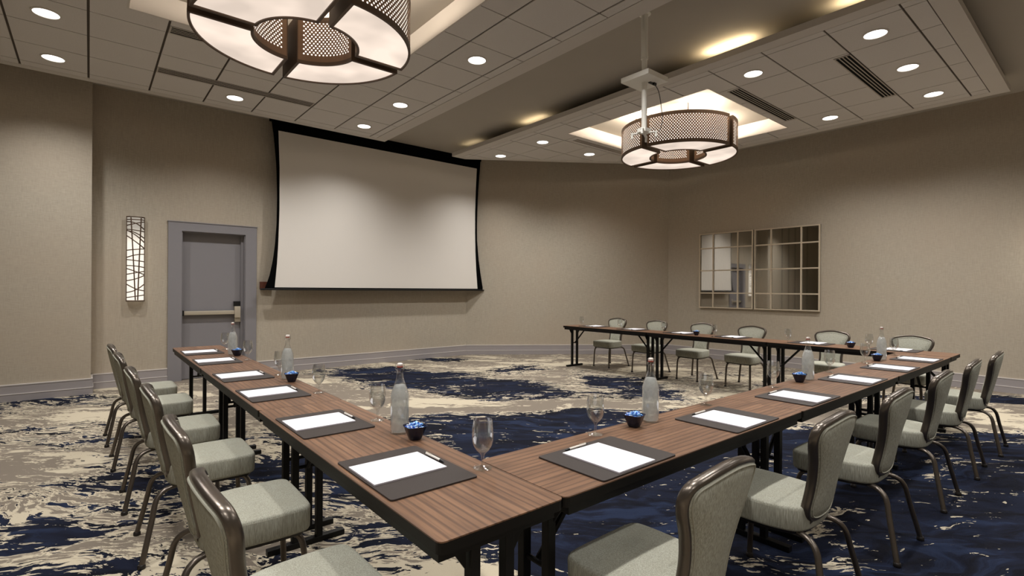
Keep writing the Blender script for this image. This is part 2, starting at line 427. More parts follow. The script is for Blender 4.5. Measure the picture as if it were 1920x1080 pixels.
# door ---------------------------------------------------------------
dr = empty('door_1', ((DX0 + DX1) / 2, Y1, 0)); struct(dr, 'grey painted door in a wide grey frame with a push bar'); cx = (DX0 + DX1) / 2
lf = obj('door_leaf', MB().box(DX0 - cx, DX1 - cx, 0.10, 0.145, 0.008, DH - 0.004), 'door_paint', dr)
fr = MB(); W = 0.172
fr.box(DX0 - W - cx, DX0 - cx, -0.022, 0.0, 0, DH + 0.131); fr.box(DX1 - cx, DX1 + 0.165 - cx, -0.022, 0.0, 0, DH + 0.131); fr.box(DX0 - cx, DX1 - cx, -0.022, 0.0, DH, DH + 0.131)
obj('door_casing', fr, 'door_paint', dr)
jb = MB()
jb.box(DX0 - cx, DX0 + 0.012 - cx, 0.0, 0.2, 0, DH); jb.box(DX1 - 0.012 - cx, DX1 - cx, 0.0, 0.2, 0, DH); jb.box(DX0 - cx, DX1 - cx, 0.0, 0.2, DH - 0.012, DH)
jb.box(DX1 - 0.05 - cx, DX1 - 0.012 - cx, 0.07, 0.10, 0, DH - 0.012)
obj('door_jamb', jb, 'door_paint', dr)
obj('door_edge_moulding', MB().box(DX0 - W - 0.01 - cx, DX1 + 0.175 - cx, -0.03, -0.0, DH + 0.131, DH + 0.143), 'door_paint', dr)
pb = obj('push_bar', MB().box(DX0 + 0.02 - cx, 0.30, 0.035, 0.075, 0.985, 1.045), 'steel', dr, True, 0.008); pb['label'] = 'brushed steel push bar'
obj('end_cap', MB().box(DX0 + 0.012 - cx, DX0 + 0.04 - cx, 0.03, 0.10, 0.975, 1.055), 'black_plastic', pb, False, 0.004)
obj('latch_case', MB().box(0.29, 0.375, 0.02, 0.10, 0.93, 1.11), 'steel', pb, True, 0.008)
obj('lock_plate', MB().box(0.285, 0.38, 0.06, 0.10, 1.11, 1.19), 'black_plastic', pb, False, 0.004)
obj('strike_plate', MB().box(0.30, 0.38, 0.05, 0.10, 0.86, 0.93), 'steel', pb, False, 0.004)
obj('bar_shadow_block', MB().box(DX0 + 0.03 - cx, 0.29, 0.075, 0.10, 0.995, 1.035), 'black_plastic', pb)  # dark block stands in for the shade behind the push bar

# ------------------------------------------------------------------ suspended ceiling panels with tiles
def clip(poly, n, c):
    """keep the part of poly where n.p >= c"""
    out = []
    for i in range(len(poly)):
        a, b = poly[i], poly[(i + 1) % len(poly)]
        da = n.x * a[0] + n.y * a[1] - c; db = n.x * b[0] + n.y * b[1] - c
        if da >= 0: out.append(a)
        if (da >= 0) != (db >= 0):
            t = da / (da - db); out.append((a[0] + (b[0] - a[0]) * t, a[1] + (b[1] - a[1]) * t))
    return out
def area(p): return abs(sum(p[i][0] * p[(i + 1) % len(p)][1] - p[(i + 1) % len(p)][0] * p[i][1] for i in range(len(p)))) / 2
def rect(x0, x1, y0, y1): return [(x0, y0), (x1, y0), (x1, y1), (x0, y1)]
def tile_poly(x0, x1, y0, y1, tr):
    """rectangle minus the tray opening"""
    a0, a1, b0, b1 = tr
    if x1 <= a0 or x0 >= a1 or y1 <= b0 or y0 >= b1: return rect(x0, x1, y0, y1)
    inx = x0 >= a0 and x1 <= a1; iny = y0 >= b0 and y1 <= b1
    if inx and iny: return None
    if inx: return rect(x0, x1, y0, b0) if y0 < b0 else rect(x0, x1, b1, y1)
    if iny: return rect(x0, a0, y0, y1) if x0 < a0 else rect(a1, x1, y0, y1)
    if x0 < a0 and y0 < b0: return [(x0, y0), (x1, y0), (x1, b0), (a0, b0), (a0, y1), (x0, y1)]
    if x1 > a1 and y0 < b0: return [(x0, y0), (x1, y0), (x1, y1), (a1, y1), (a1, b0), (x0, b0)]
    if x0 < a0 and y1 > b1: return [(x0, y0), (a0, y0), (a0, b1), (x1, b1), (x1, y1), (x0, y1)]
    return [(a1, y0), (x1, y0), (x1, y1), (x0, y1), (x0, b1), (a1, b1)]
TS = 0.6096
def cloud(outer, field, tray, gx, gy, chamfer=None, gap=(0.012, 0.012)):
    ox0, ox1, oy0, oy1 = outer; fx0, fx1, fy0, fy1 = field; a0, a1, b0, b1 = tray
    def ch(poly, k):
        if chamfer is None or poly is None: return poly
        n, c = chamfer; return clip(poly, n, c + k)
    # backing above the tiles (seen in the joints)
    mb = MB()
    q = 0.021
    for r in (rect(fx0, fx1, fy0, b0 - q), rect(fx0, fx1, b1 + q, fy1), rect(fx0, a0 - q, b0 - q, b1 + q), rect(a1 + q, fx1, b0 - q, b1 + q)):
        p = ch(r, 1.04)
        if p and area(p) > 1e-4: mb.prism(p, ZC + 0.010, ZC + 0.05)
    body = obj('ceiling_panel', mb, 'grid_groove', ce)
    # plain border
    mb = MB()
    for r in (rect(ox0, fx0, oy0, oy1), rect(fx1, ox1, oy0, oy1), rect(fx0, fx1, oy0, fy0), rect(fx0, fx1, fy1, oy1)):
        p = ch(r, 0.90)
        if p and area(p) > 1e-4: mb.prism(p, ZC, ZC + 0.07)
    if chamfer:
        p = ch(rect(fx0, fx1, fy0, fy1), 0.90)
        n, c = chamfer
        p = clip(p, -n, -(c + 1.04))
        if p and area(p) > 1e-4: mb.prism(p, ZC, ZC + 0.07)
    obj('panel_border', mb, 'drywall', body)
    # tray walls up to the ceiling
    mb = MB(); th = 0.02
    mb.box(a0 - th, a0, b0 - th, b1 + th, ZC, ZU - 0.002); mb.box(a1, a1 + th, b0 - th, b1 + th, ZC, ZU - 0.002); mb.box(a0, a1, b0 - th, b0, ZC, ZU - 0.002); mb.box(a0, a1, b1, b1 + th, ZC, ZU - 0.002)
    obj('tray_side', mb, 'drywall', body)
    xs = [fx0] + [gx + TS * k for k in range(-20, 30) if fx0 + 0.03 < gx + TS * k < fx1 - 0.03] + [fx1]
    ys = [fy0] + [gy + TS * k for k in range(-20, 30) if fy0 + 0.03 < gy + TS * k < fy1 - 0.03] + [fy1]
    cache = {}
    g, h = gap[0] / 2, gap[1] / 2
    for xa, xb in zip(xs, xs[1:]):
        for ya, yb in zip(ys, ys[1:]):
            p = tile_poly(xa + g, xb - g, ya + h, yb - h, (a0 - th, a1 + th, b0 - th, b1 + th))
            if p is None: continue
            p = ch(p, 1.04 + 0.006)
            if len(p) < 3 or area(p) < 0.004: continue
            c0 = (sum(q[0] for q in p) / len(p), sum(q[1] for q in p) / len(p))
            lp = [(q[0] - c0[0], q[1] - c0[1]) for q in p]
            key = tuple((round(q[0], 3), round(q[1], 3)) for q in lp)
            if key not in cache: cache[key] = MB().prism(lp, 0.0, 0.012).mesh('ceiling_tile', 'tile')
            obj('ceiling_tile', cache[key], None, body, loc=(c0[0], c0[1], ZC))
    return body
TL = (0.27, 2.70, 3.42, 5.88)
cloud((-1.02, 3.965, 0.96, 8.30), (-0.80, 3.766, 1.13, 8.18), TL, -0.63, 8.016, gap=(0.021, 0.012))
TR = (6.06, 8.44, 3.42, 5.88)
n_c = nrm; c_c = nrm.x * CH_A.x + nrm.y * CH_A.y
cloud((5.40, 9.05, 0.96, 8.36), (5.56, 8.90, 1.13, 8.24), TR, 6.285, 8.016, (n_c, c_c), gap=(0.012, 0.018))

# downlights ------------------------------------------------------------
def make_downlight():
    r = empty('recessed_downlight')
    obj('trim_ring', MB().lathe([(0.098, 0.0), (0.112, 0.0), (0.112, -0.008), (0.098, -0.011), (0.098, 0.0)], 28, cap0=False, cap1=False), 'trim_white', r, True)
    obj('lens', MB().lathe([(0.0995, -0.004), (0.06, -0.007), (0.002, -0.008)], 28, cap0=False), 'downlight_lens', r, True)
    return r
dl0 = make_downlight(); used = [False]
def downlight(x, y, z, label, power=1.0, group='recessed downlights'):
    o = copy_tree(dl0) if used[0] else dl0; used[0] = True
    o.location = (x, y, z); tag(o, label, 'light', group)
    l = light('downlight_lamp', 'SPOT', (x, y, z - 0.03), DOWN_W * power, WHITE_L, spot_size=math.radians(136), spot_blend=1.0, shadow_soft_size=0.07)
    return o
LEFT = [(-0.325, 7.71, 'round recessed downlight above the wall projection, nearest the left wall'), (-0.325, 6.49, 'large round recessed downlight at the upper left, second from the left wall'),
        (1.504, 7.71, 'round recessed downlight between the long ceiling vent and the door wall'), (3.333, 7.71, 'round recessed downlight just above the projection screen'),
        (3.333, 6.49, 'round recessed downlight beside the near pendant, second out from the screen'), (3.333, 4.66, 'round recessed downlight right of the near pendant drum, third out from the screen'),
        (3.333, 2.83, 'recessed downlight at the top edge, fourth out from the screen'), (3.333, 1.61, 'recessed downlight past the top edge, fifth out from the screen'), (-0.325, 4.66, 'recessed downlight left of the near pendant, out past the tray'),
        (-0.325, 2.83, 'recessed downlight of the near panel above the door-side chairs'), (-0.325, 1.61, 'recessed downlight at the near left panel corner'), (1.504, 1.61, 'recessed downlight over the near table corner')]
for x, y, l in LEFT: downlight(x, y, ZC + 0.002, l)
RIGHT = [(6.02, 1.61, 'round recessed downlight at the outer corner of the far ceiling panel'), (7.20, 1.61, 'round recessed downlight beside the wide ceiling vent, middle of the outer row of three'), (8.42, 1.61, 'round recessed downlight of the outer row, nearest the right wall'),
         (6.03, 2.83, 'round recessed downlight between the two vents by the panel edge'), (8.42, 2.81, 'round recessed downlight by the right wall above the mirrors'),
         (6.06, 6.50, 'round recessed downlight left of the far pendant, by its tray corner'), (6.08, 7.70, 'small round recessed downlight beside the top right corner of the screen'), (7.27, 6.50, 'small round recessed downlight between the far vent and the back wall')]
for x, y, l in RIGHT: downlight(x, y, ZC + 0.002, l)
for x in (-3.4, -0.5, 3.0, 6.0, 8.4):  # unseen downlights added behind the camera to light the near side
    for y in (-0.7, -2.6):
        downlight(x, y, ZU - 0.001, 'added unseen downlight in the ceiling behind the near tables, %s row, %s' % ({-0.7: 'front', -2.6: 'rear'}[y], {-3.4: 'by the entrance', -0.5: 'left of centre', 3.0: 'at the centre', 6.0: 'right of centre', 8.4: 'by the right wall'}[x]), 1.0, 'added rear downlights')

# vents ------------------------------------------------------------------
def vent(x0, x1, y0, y1, slots, label):
    r = empty('ceiling_vent', ((x0 + x1) / 2, (y0 + y1) / 2, ZC)); L, Wd = (x1 - x0) / 2, (y1 - y0) / 2
    obj('backing', MB().box(-L, L, -Wd, Wd, -0.0025, -0.0005), 'vent_black', r)
    fr = MB(); e = 0.014
    fr.box(-L, L, -Wd, -Wd + e, -0.007, -0.0025); fr.box(-L, L, Wd - e, Wd, -0.007, -0.0025); fr.box(-L, -L + e, -Wd + e, Wd - e, -0.007, -0.0025); fr.box(L - e, L, -Wd + e, Wd - e, -0.007, -0.0025)
    obj('frame', fr, 'vent_frame', r)
    for k in range(1, slots):
        yy = -Wd + e + (2 * Wd - 2 * e) * k / slots
        obj('slat', MB().box(-L + e, L - e, yy - 0.0055, yy + 0.0055, -0.006, -0.0025), 'vent_frame', r)
    tag(r, label, 'vent', 'linear ceiling vents'); return r
vent(0.60, 2.40, 7.215, 7.385, 4, 'long slotted ceiling vent near the door wall')
vent(0.60, 2.40, 6.005, 6.175, 4, 'slotted ceiling vent partly hidden behind the near pendant drum')
vent(6.33, 8.07, 1.92, 2.085, 4, 'slotted ceiling vent nearest the outer end of the far panel')
vent(6.33, 8.07, 3.14, 3.305, 4, 'slotted ceiling vent along the near side of the far pendant tray')
vent(6.40, 8.15, 5.99, 6.10, 4, 'slotted ceiling vent behind the far pendant drum')

# cove lamps on top of the far ceiling panel ------------------------------
for i, y in enumerate((1.55, 2.9, 6.2, 8.0)):
    if y > 7.9: yy = 7.95
    else: yy = y
    o = obj('cove_lamp', MB().tube([(0, -0.22, 0), (0, 0.22, 0)], 0.012, 8), 'cove_tube', loc=(5.62, yy, ZC + 0.083))
    tag(o, 'warm tube lamp on top of the far ceiling panel, %s from its outer end' % ('first', 'second', 'third', 'fourth')[i], 'lamp', 'cove lamps')
    light('cove_light', 'AREA', (5.58, yy, ZC + 0.10), COVE_W * (0.8, 1.5, 0.4, 0.12)[i], (1.0, 0.80, 0.50), shape='RECTANGLE', size=0.08, size_y=0.5).rotation_euler = (PI, 0, 0)

# pendants -------------------------------------------------------------------
PR, PI_R, PH = 0.89, 0.42, 0.46
def arc(r, a0, a1, n): return [(r * math.cos(a0 + (a1 - a0) * k / n), r * math.sin(a0 + (a1 - a0) * k / n)) for k in range(n + 1)]
def perforated(r, a0, a1, z0, z1, cw, chh, hr, inward=False):
    """curved sheet with staggered round holes"""
    mb = MB(); L = r * (a1 - a0); ncol = max(2, round(L / cw)); nrow = round((z1 - z0) / chh)
    cw = L / ncol; chh = (z1 - z0) / nrow
    pt = lambda s, z: (r * math.cos(a0 + s / r), r * math.sin(a0 + s / r), z)
    K = 8
    for j in range(nrow):
        sh = 0.5 if j % 2 else 0.0
        za, zb = z0 + j * chh, z0 + (j + 1) * chh
        if sh:
            for s0, s1 in ((0, cw / 2), (L - cw / 2, L)):
                mb.add([pt(s0, za), pt(s1, za), pt(s1, zb), pt(s0, zb)], [(0, 1, 2, 3)])
        for i in range(ncol - (1 if sh else 0)):
            s0 = (i + sh) * cw; s1 = s0 + cw; sm, zm = (s0 + s1) / 2, (za + zb) / 2
            outer = [(s1, zm), (s1, zb), (sm, zb), (s0, zb), (s0, zm), (s0, za), (sm, za), (s1, za)]
            inner = [(sm + hr * math.cos(2 * PI * k / K), zm + hr * math.sin(2 * PI * k / K)) for k in range(K)]
            vs = [pt(*p) for p in outer] + [pt(*p) for p in inner]
            mb.add(vs, [(k, (k + 1) % K, K + (k + 1) % K, K + k) for k in range(K)])
    return mb
def make_pendant():
    r = empty('drum_pendant')
    ga_o, ga_i = 0.042 / PR, 0.042 / PI_R       # half gap between segments
    n = 22; E = 0.026
    for q in range(4):
        c0 = q * PI / 2
        ao0, ao1 = c0 + ga_o, c0 + PI / 2 - ga_o; ai0, ai1 = c0 + ga_i, c0 + PI / 2 - ga_i
        # frame: rims and end plates
        mb = MB()
        def band(rad, th, a0, a1, z0, z1):
            A = arc(rad, a0, a1, n); B = arc(rad - th, a0, a1, n)
            R = [[(A[k][0], A[k][1], z0), (A[k][0], A[k][1], z1), (B[k][0], B[k][1], z1), (B[k][0], B[k][1], z0)] for k in range(n + 1)]
            mb.rings(R)
        band(PR, E * 0.8, ao0, ao1, 0.0, 0.045); band(PR, 0.012, ao0, ao1, PH - 0.05, PH)
        band(PI_R + E * 0.8, E * 0.8, ai0, ai1, 0.0, 0.030); band(PI_R + 0.012, 0.012, ai0, ai1, PH - 0.05, PH)
        for sgn, ao, ai in ((1, ao0, ai0), (-1, ao1, ai1)):
            p, s_ = Vector((PR * math.cos(ao), PR * math.sin(ao))), Vector((PI_R * math.cos(ai), PI_R * math.sin(ai)))
            t = Vector((-math.sin(c0 if sgn > 0 else c0 + PI / 2), math.cos(c0 if sgn > 0 else c0 + PI / 2))) * sgn
            mb.prism([(p.x, p.y), (s_.x, s_.y), (s_.x + t.x * 0.010, s_.y + t.y * 0.010), (p.x + t.x * 0.010, p.y + t.y * 0.010)], 0.026, PH)
            mb.prism([(p.x, p.y), (s_.x, s_.y), (s_.x + t.x * 0.026, s_.y + t.y * 0.026), (p.x + t.x * 0.026, p.y + t.y * 0.026)], 0.0, 0.026)
        sg = obj('shade_segment', mb, 'lamp_bronze', r, True, angle=30)
        # solid end strips beside the perforation, outer and inner sheet
        obj('perforated_sheet', perforated(PR - 0.002, ao0 + 0.035, ao1 - 0.035, 0.045, PH - 0.05, 0.040, 0.0228, 0.0088), 'lamp_copper', sg)
        obj('inner_sheet', perforated(PI_R + 0.002, ai0 + 0.10, ai1 - 0.10, 0.085, PH - 0.05, 0.036, 0.0215, 0.0086), 'lamp_copper', sg)
        mb = MB()
        for rad, a0, a1, z0, z1 in ((PR - 0.001, ao0, ao0 + 0.035, 0.045, PH - 0.05), (PR - 0.001, ao1 - 0.035, ao1, 0.045, PH - 0.05), (PI_R + 0.001, ai0, ai0 + 0.10, 0.03, PH - 0.05), (PI_R + 0.001, ai1 - 0.10, ai1, 0.03, PH - 0.05), (PI_R + 0.001, ai0 + 0.10, ai1 - 0.10, 0.03, 0.085)):
            mb = MB(); k = 6; A = arc(rad, a0, a1, k); B = arc(rad - 0.003 if rad > 0.6 else rad + 0.003, a0, a1, k)
            mb.rings([[(A[i][0], A[i][1], z0), (A[i][0], A[i][1], z1), (B[i][0], B[i][1], z1), (B[i][0], B[i][1], z0)] for i in range(k + 1)])
            obj('sheet_margin', mb, 'lamp_copper', sg)
        # glowing liners behind the sheets, frosted bottom
        mb = MB()
        for rad, a0, a1 in ((PR - 0.03, ao0 + 0.02, ao1 - 0.02), (PI_R + 0.03, ai0 + 0.03, ai1 - 0.03)):
            A = arc(rad, a0, a1, n); mb.add([(x, y, 0.04) for x, y in A] + [(x, y, PH - 0.03) for x, y in A], [(k, k + 1, n + 2 + k, n + 1 + k) for k in range(n)])
        obj('shade_liner', mb, 'shade_liner', sg, True)
        A = arc(PR - 0.01, ao0 + 0.01, ao1 - 0.01, n); B = arc(PI_R + 0.01, ai0 + 0.02, ai1 - 0.02, n)
        mb = MB(); mb.rings([[(A[k][0], A[k][1], 0.012), (A[k][0], A[k][1], 0.018), (B[k][0], B[k][1], 0.018), (B[k][0], B[k][1], 0.012)] for k in range(n + 1)])
        obj('diffuser', mb, 'diffuser', sg)
        cc = c0 + PI / 4
        obj('hanger_rod', MB().tube([(0.66 * math.cos(cc), 0.66 * math.sin(cc), PH - 0.06), (0.66 * math.cos(cc), 0.66 * math.sin(cc), 0.66)], 0.008, 8), 'lamp_bronze', sg)
        mbx = MB(); ca, sa = math.cos(cc), math.sin(cc)
        mbx.tube([(PI_R * ca, PI_R * sa, PH - 0.055), (PR * 0.995 * ca, PR * 0.995 * sa, PH - 0.055)], 0.012, 6)
        obj('cross_bar', mbx, 'lamp_bronze', sg)
    mb = MB()
    mb.tube([(-PI_R, 0, PH - 0.03), (PI_R, 0, PH - 0.03)], 0.012, 6); mb.tube([(0, -PI_R, PH - 0.03), (0, PI_R, PH - 0.03)], 0.012, 6)
    obj('centre_brace', mb, 'lamp_bronze', r)
    return r
p0 = make_pendant()
for i, (loc, lab) in enumerate((((1.46, 4.60, 3.545), 'large drum pendant with four perforated bronze segments, near the upper left'), ((7.29, 4.63, 3.555), 'drum pendant with perforated bronze shade hanging before the back wall'))):
    o = p0 if i == 0 else copy_tree(p0)
    o.location = loc; tag(o, lab, 'lamp', 'perforated drum pendants')
    for q in range(4):
        a = q * PI / 2 + PI / 4
        light('pendant_lamp', 'POINT', (loc[0] + 0.66 * math.cos(a + 0.25), loc[1] + 0.66 * math.sin(a + 0.25), loc[2] + 0.465), PEND_W * (0.6 if i == 0 else 1.7), WARM, shadow_soft_size=0.05)

# projector mount ------------------------------------------------------------
pm = empty('projector_mount', (4.291, 3.108, 0)); tag(pm, 'white ceiling projector mount with square plate and empty bracket', 'mount')
obj('ceiling_flange', MB().lathe([(0.06, ZU - 0.001), (0.06, ZU - 0.015), (0.04, ZU - 0.02)], 20), 'mount_white', pm, True)
obj('upper_pole', MB().lathe([(0.034, ZU - 0.015), (0.034, 3.76), (0.036, 3.76), (0.036, 3.73), (0.030, 3.73)], 20), 'mount_white', pm, True)
obj('lower_pole', MB().lathe([(0.027, 3.74), (0.027, 3.02)], 20), 'mount_white', pm, True)
pl = obj('junction_plate', MB().box(-0.165, 0.165, -0.165, 0.165, 3.495, 3.545), 'mount_white', pm, False, 0.004)
obj('cable_slot', MB().box(0.02, 0.11, -0.06, -0.03, 3.488, 3.496), 'black_plastic', pl)
obj('socket', MB().box(0.06, 0.10, -0.075, -0.055, 3.47, 3.496), 'black_plastic', pl)
cab = spline([(0.08, -0.065, 3.48), (0.10, -0.10, 3.40), (0.115, -0.12, 3.25), (0.12, -0.13, 3.10), (0.10, -0.11, 3.0)], 6)
obj('cable', MB().tube(cab, 0.004, 6), 'black_plastic', pm, True)
br = obj('bracket_hub', MB().box(-0.05, 0.05, -0.05, 0.05, 2.99, 3.03), 'mount_white', pm, False, 0.006)
for k in range(4):
    a = k * PI / 2 + 0.5; c, s = math.cos(a), math.sin(a); l = (0.17, 0.13, 0.17, 0.13)[k]
    arm = MB(); px, py = -s * 0.013, c * 0.013
    arm.prism([(c * 0.04 + px, s * 0.04 + py), (c * l + px, s * l + py), (c * l - px, s * l - py), (c * 0.04 - px, s * 0.04 - py)], 2.985, 2.995)
    ao = obj('arm', arm, 'mount_white', br)
    obj('arm_foot', MB().lathe([(0.012, 2.94), (0.012, 2.986)], 10, c * (l - 0.012), s * (l - 0.012)), 'mount_white', ao, True)
obj('tilt_knuckle', MB().tube([(-0.06, 0, 3.01), (0.06, 0, 3.01)], 0.022, 12), 'mount_white', br, True)

# projection screen -------------------------------------------------------------
ps = empty('projection_screen', (4.38, 8.88, 0)); tag(ps, 'large white projection screen with black border pulled down in front of the wall', 'screen'); SX = 4.38
BL = [(4.15, 2.262), (3.9, 2.30), (3.378, 2.345), (2.9, 2.358), (2.45, 2.352), (2.1, 2.328), (1.867, 2.300), (1.62, 2.252), (1.449, 2.199), (1.40, 2.178)]
WL = [(3.97, 2.372), (3.385, 2.393), (2.668, 2.395), (2.142, 2.380), (1.8, 2.362), (1.418, 2.329)]
WR = [(3.99, 6.362), (3.5, 6.336), (3.072, 6.325), (2.6, 6.326), (2.208, 6.337), (1.8, 6.362), (1.418, 6.398)]
BR = [(4.15, 6.460), (3.8, 6.428), (3.296, 6.392), (2.8, 6.378), (2.45, 6.384), (2.035, 6.428), (1.7, 6.486), (1.424, 6.544), (1.40, 6.55)]
def sheet(L, R, z0, z1, y0, y1, n=26, dz=0.0):
    rings = []
    for k in range(n + 1):
        z = z0 + (z1 - z0) * k / n
        a, b = interp(L, z) - SX, interp(R, z) - SX
        rings.append([(a, y0, z), (b, y0, z + dz), (b, y1, z + dz), (a, y1, z)])
    return MB().rings(rings)
sb = obj('black_border', sheet(BL, BR, 1.40, 4.150, 0.0, 0.004), 'screen_black', ps)
obj('viewing_surface', sheet(WL, WR, 1.418, 3.985, -0.004, -0.0005), 'screen_white', ps)
obj('weight_bar', MB().box(2.115 - SX, 6.56 - SX, -0.03, 0.034, 1.372, 1.402), 'black_plastic', ps, True, 0.008)
obj('roller_case', MB().box(2.262 - SX, 6.46 - SX, -0.03, 0.12, 4.148, 4.193), 'screen_black', ps)
bx = obj('wall_box', MB().box(2.145, 2.30, 9.02, 9.079, 1.385, 1.51), 'brown_wood', None, False, 0.006); tag(bx, 'small dark brown box on the wall beside the lower screen corner', 'box')

# sconces ---------------------------------------------------------------------------
def make_sconce():
    r = empty('wall_sconce'); wd, hh, dp = 0.102, 0.597, 0.095     # face looks along -y, wall at y=0
    obj('back_plate', MB().box(-wd, wd, -0.012, -0.001, -hh, hh), 'lamp_bronze', r)
    pr = [(-wd + 0.004, -0.012), (-wd + 0.004, -0.05), (-wd * 0.6, -dp + 0.008), (0, -dp), (wd * 0.6, -dp + 0.008), (wd - 0.004, -0.05), (wd - 0.004, -0.012)]
    obj('shade', MB().prism(pr, -hh + 0.01, hh - 0.01), 'sconce_shade', r, True, angle=50)
    def face(u):      # point on the lattice surface
        a = abs(u) / wd
        return -dp - 0.012 + (0.010 * (a / 0.6) if a < 0.6 else 0.010 + 0.05 * (a - 0.6) / 0.4)
    for z in (-hh, hh):
        obj('rim', MB().tube([(u * wd * 1.02, face(u * wd), z) for u in (-1, -0.8, -0.6, -0.3, 0, 0.3, 0.6, 0.8, 1)] + [(wd, -0.01, z)], 0.008, 6), 'lamp_bronze', r)
    tw = [(-0.55, 0.98, -0.02, -0.98, 0.02), (0.6, 0.98, 0.25, -0.98, -0.02)]   # two long uprights
    for u0, z0, u1, z1, bow in tw:
        obj('twig', MB().tube([(wd * (u0 + (u1 - u0) * t + bow * math.sin(PI * t)), face(wd * (u0 + (u1 - u0) * t)) - 0.004, hh * (z0 + (z1 - z0) * t)) for t in [k / 10 for k in range(11)]], 0.0085, 6), 'lamp_bronze', r)
    for s_ in (-1, 1):
        obj('side_bar', MB().tube([(s_ * wd, -0.06, -hh), (s_ * wd, -0.06, hh)], 0.005, 6), 'lamp_bronze', r)
    cross = [(0.93, 0.94, 0), (0.79, 0.90, 0.0), (0.88, 0.71, .05), (0.70, 0.66, 0), (0.67, 0.50, 0.03), (0.68, 0.40, .02), (0.55, 0.26, 0), (0.20, 0.25, 0), (0.03, 0.12, 0.02), (-0.02, -0.06, 0), (-0.16, -0.20, 0.01), (-0.23, -0.37, 0), (-0.37, -0.29, 0), (-0.52, -0.39, -0.02), (-0.60, -0.76, -.03), (-0.80, -0.60, -0.04), (-0.92, -0.86, 0)]
    for z0, z1, bow in cross:
        obj('twig', MB().tube([(wd * (-1 + 2 * t), face(wd * (-1 + 2 * t)), hh * (z0 + (z1 - z0) * t + bow * math.sin(PI * t))) for t in [k / 8 for k in range(9)]], 0.0080, 6), 'lamp_bronze', r)
    return r
s0 = make_sconce(); s0.location = (0.504, Y1, 1.808); tag(s0, 'tall lit wall sconce with crossing bronze twigs left of the door', 'lamp', 'twig wall sconces')
s1 = copy_tree(s0); s1.location = (X1, 0.35, 1.808); s1.rotation_euler = (0, 0, -PI / 2); tag(s1, 'tall lit wall sconce with bronze twigs on the right wall past the chairs', 'lamp', 'twig wall sconces')
light('sconce_fill_light', 'POINT', (X1 - 0.16, 0.35, 1.9), 14.0, WARM, shadow_soft_size=0.1)  # added point light floating before the shade, brightens the right wall

# mirrors -------------------------------------------------------------------------------
def mirror(y_hi, y_lo, label, tilt=0.0):
    W_ = (y_hi - y_lo) / 2; zc, H_ = 1.822, 0.772
    r = empty('wall_mirror', (X1 - 0.004, (y_hi + y_lo) / 2, zc), -PI / 2 + tilt)       # local x runs along -Y, local -y faces the room
    e = 0.022
    obj('backing', MB().box(-W_, W_, -0.012, -0.001, -H_, H_), 'black_edge', r)
    fr = MB(); fr.box(-W_, -W_ + e, -0.045, -0.012, -H_, H_); fr.box(W_ - e, W_, -0.045, -0.012, -H_, H_); fr.box(-W_ + e, W_ - e, -0.045, -0.012, -H_, -H_ + e); fr.box(-W_ + e, W_ - e, -0.045, -0.012, H_ - e, H_)
    obj('frame', fr, 'mirror_frame', r)
    xs = [-W_ + e, -W_ * 0.46, W_ * 0.46, W_ - e]; zs = [-H_ + e, -H_ * 0.60, 0.0, H_ * 0.60, H_ - e]
    for x in xs[1:3]: obj('glazing_bar', MB().box(x - 0.013, x + 0.013, -0.036, -0.012, -H_ + e, H_ - e), 'mirror_frame', r)
    for z in zs[1:4]:
        for a, b in zip(xs, xs[1:]):
            obj('glazing_bar', MB().box(a + (0.013 if a != xs[0] else 0), b - (0.013 if b != xs[-1] else 0), -0.034, -0.012, z - 0.012, z + 0.012), 'mirror_frame', r)
    for a, b in zip(xs, xs[1:]):
        for c, d_ in zip(zs, zs[1:]):
            obj('mirror_pane', MB().box(a + 0.005, b - 0.005, -0.018, -0.013, c + 0.005, d_ - 0.005), 'mirror', r)
    tag(r, label, 'mirror', 'grid mirrors on the right wall'); return r
mirror(5.755, 4.630, 'grid-framed wall mirror reflecting the white screen, left one of the pair', 0.0035)
mirror(4.602, 3.450, 'grid-framed wall mirror reflecting dark wall, right one of the pair')

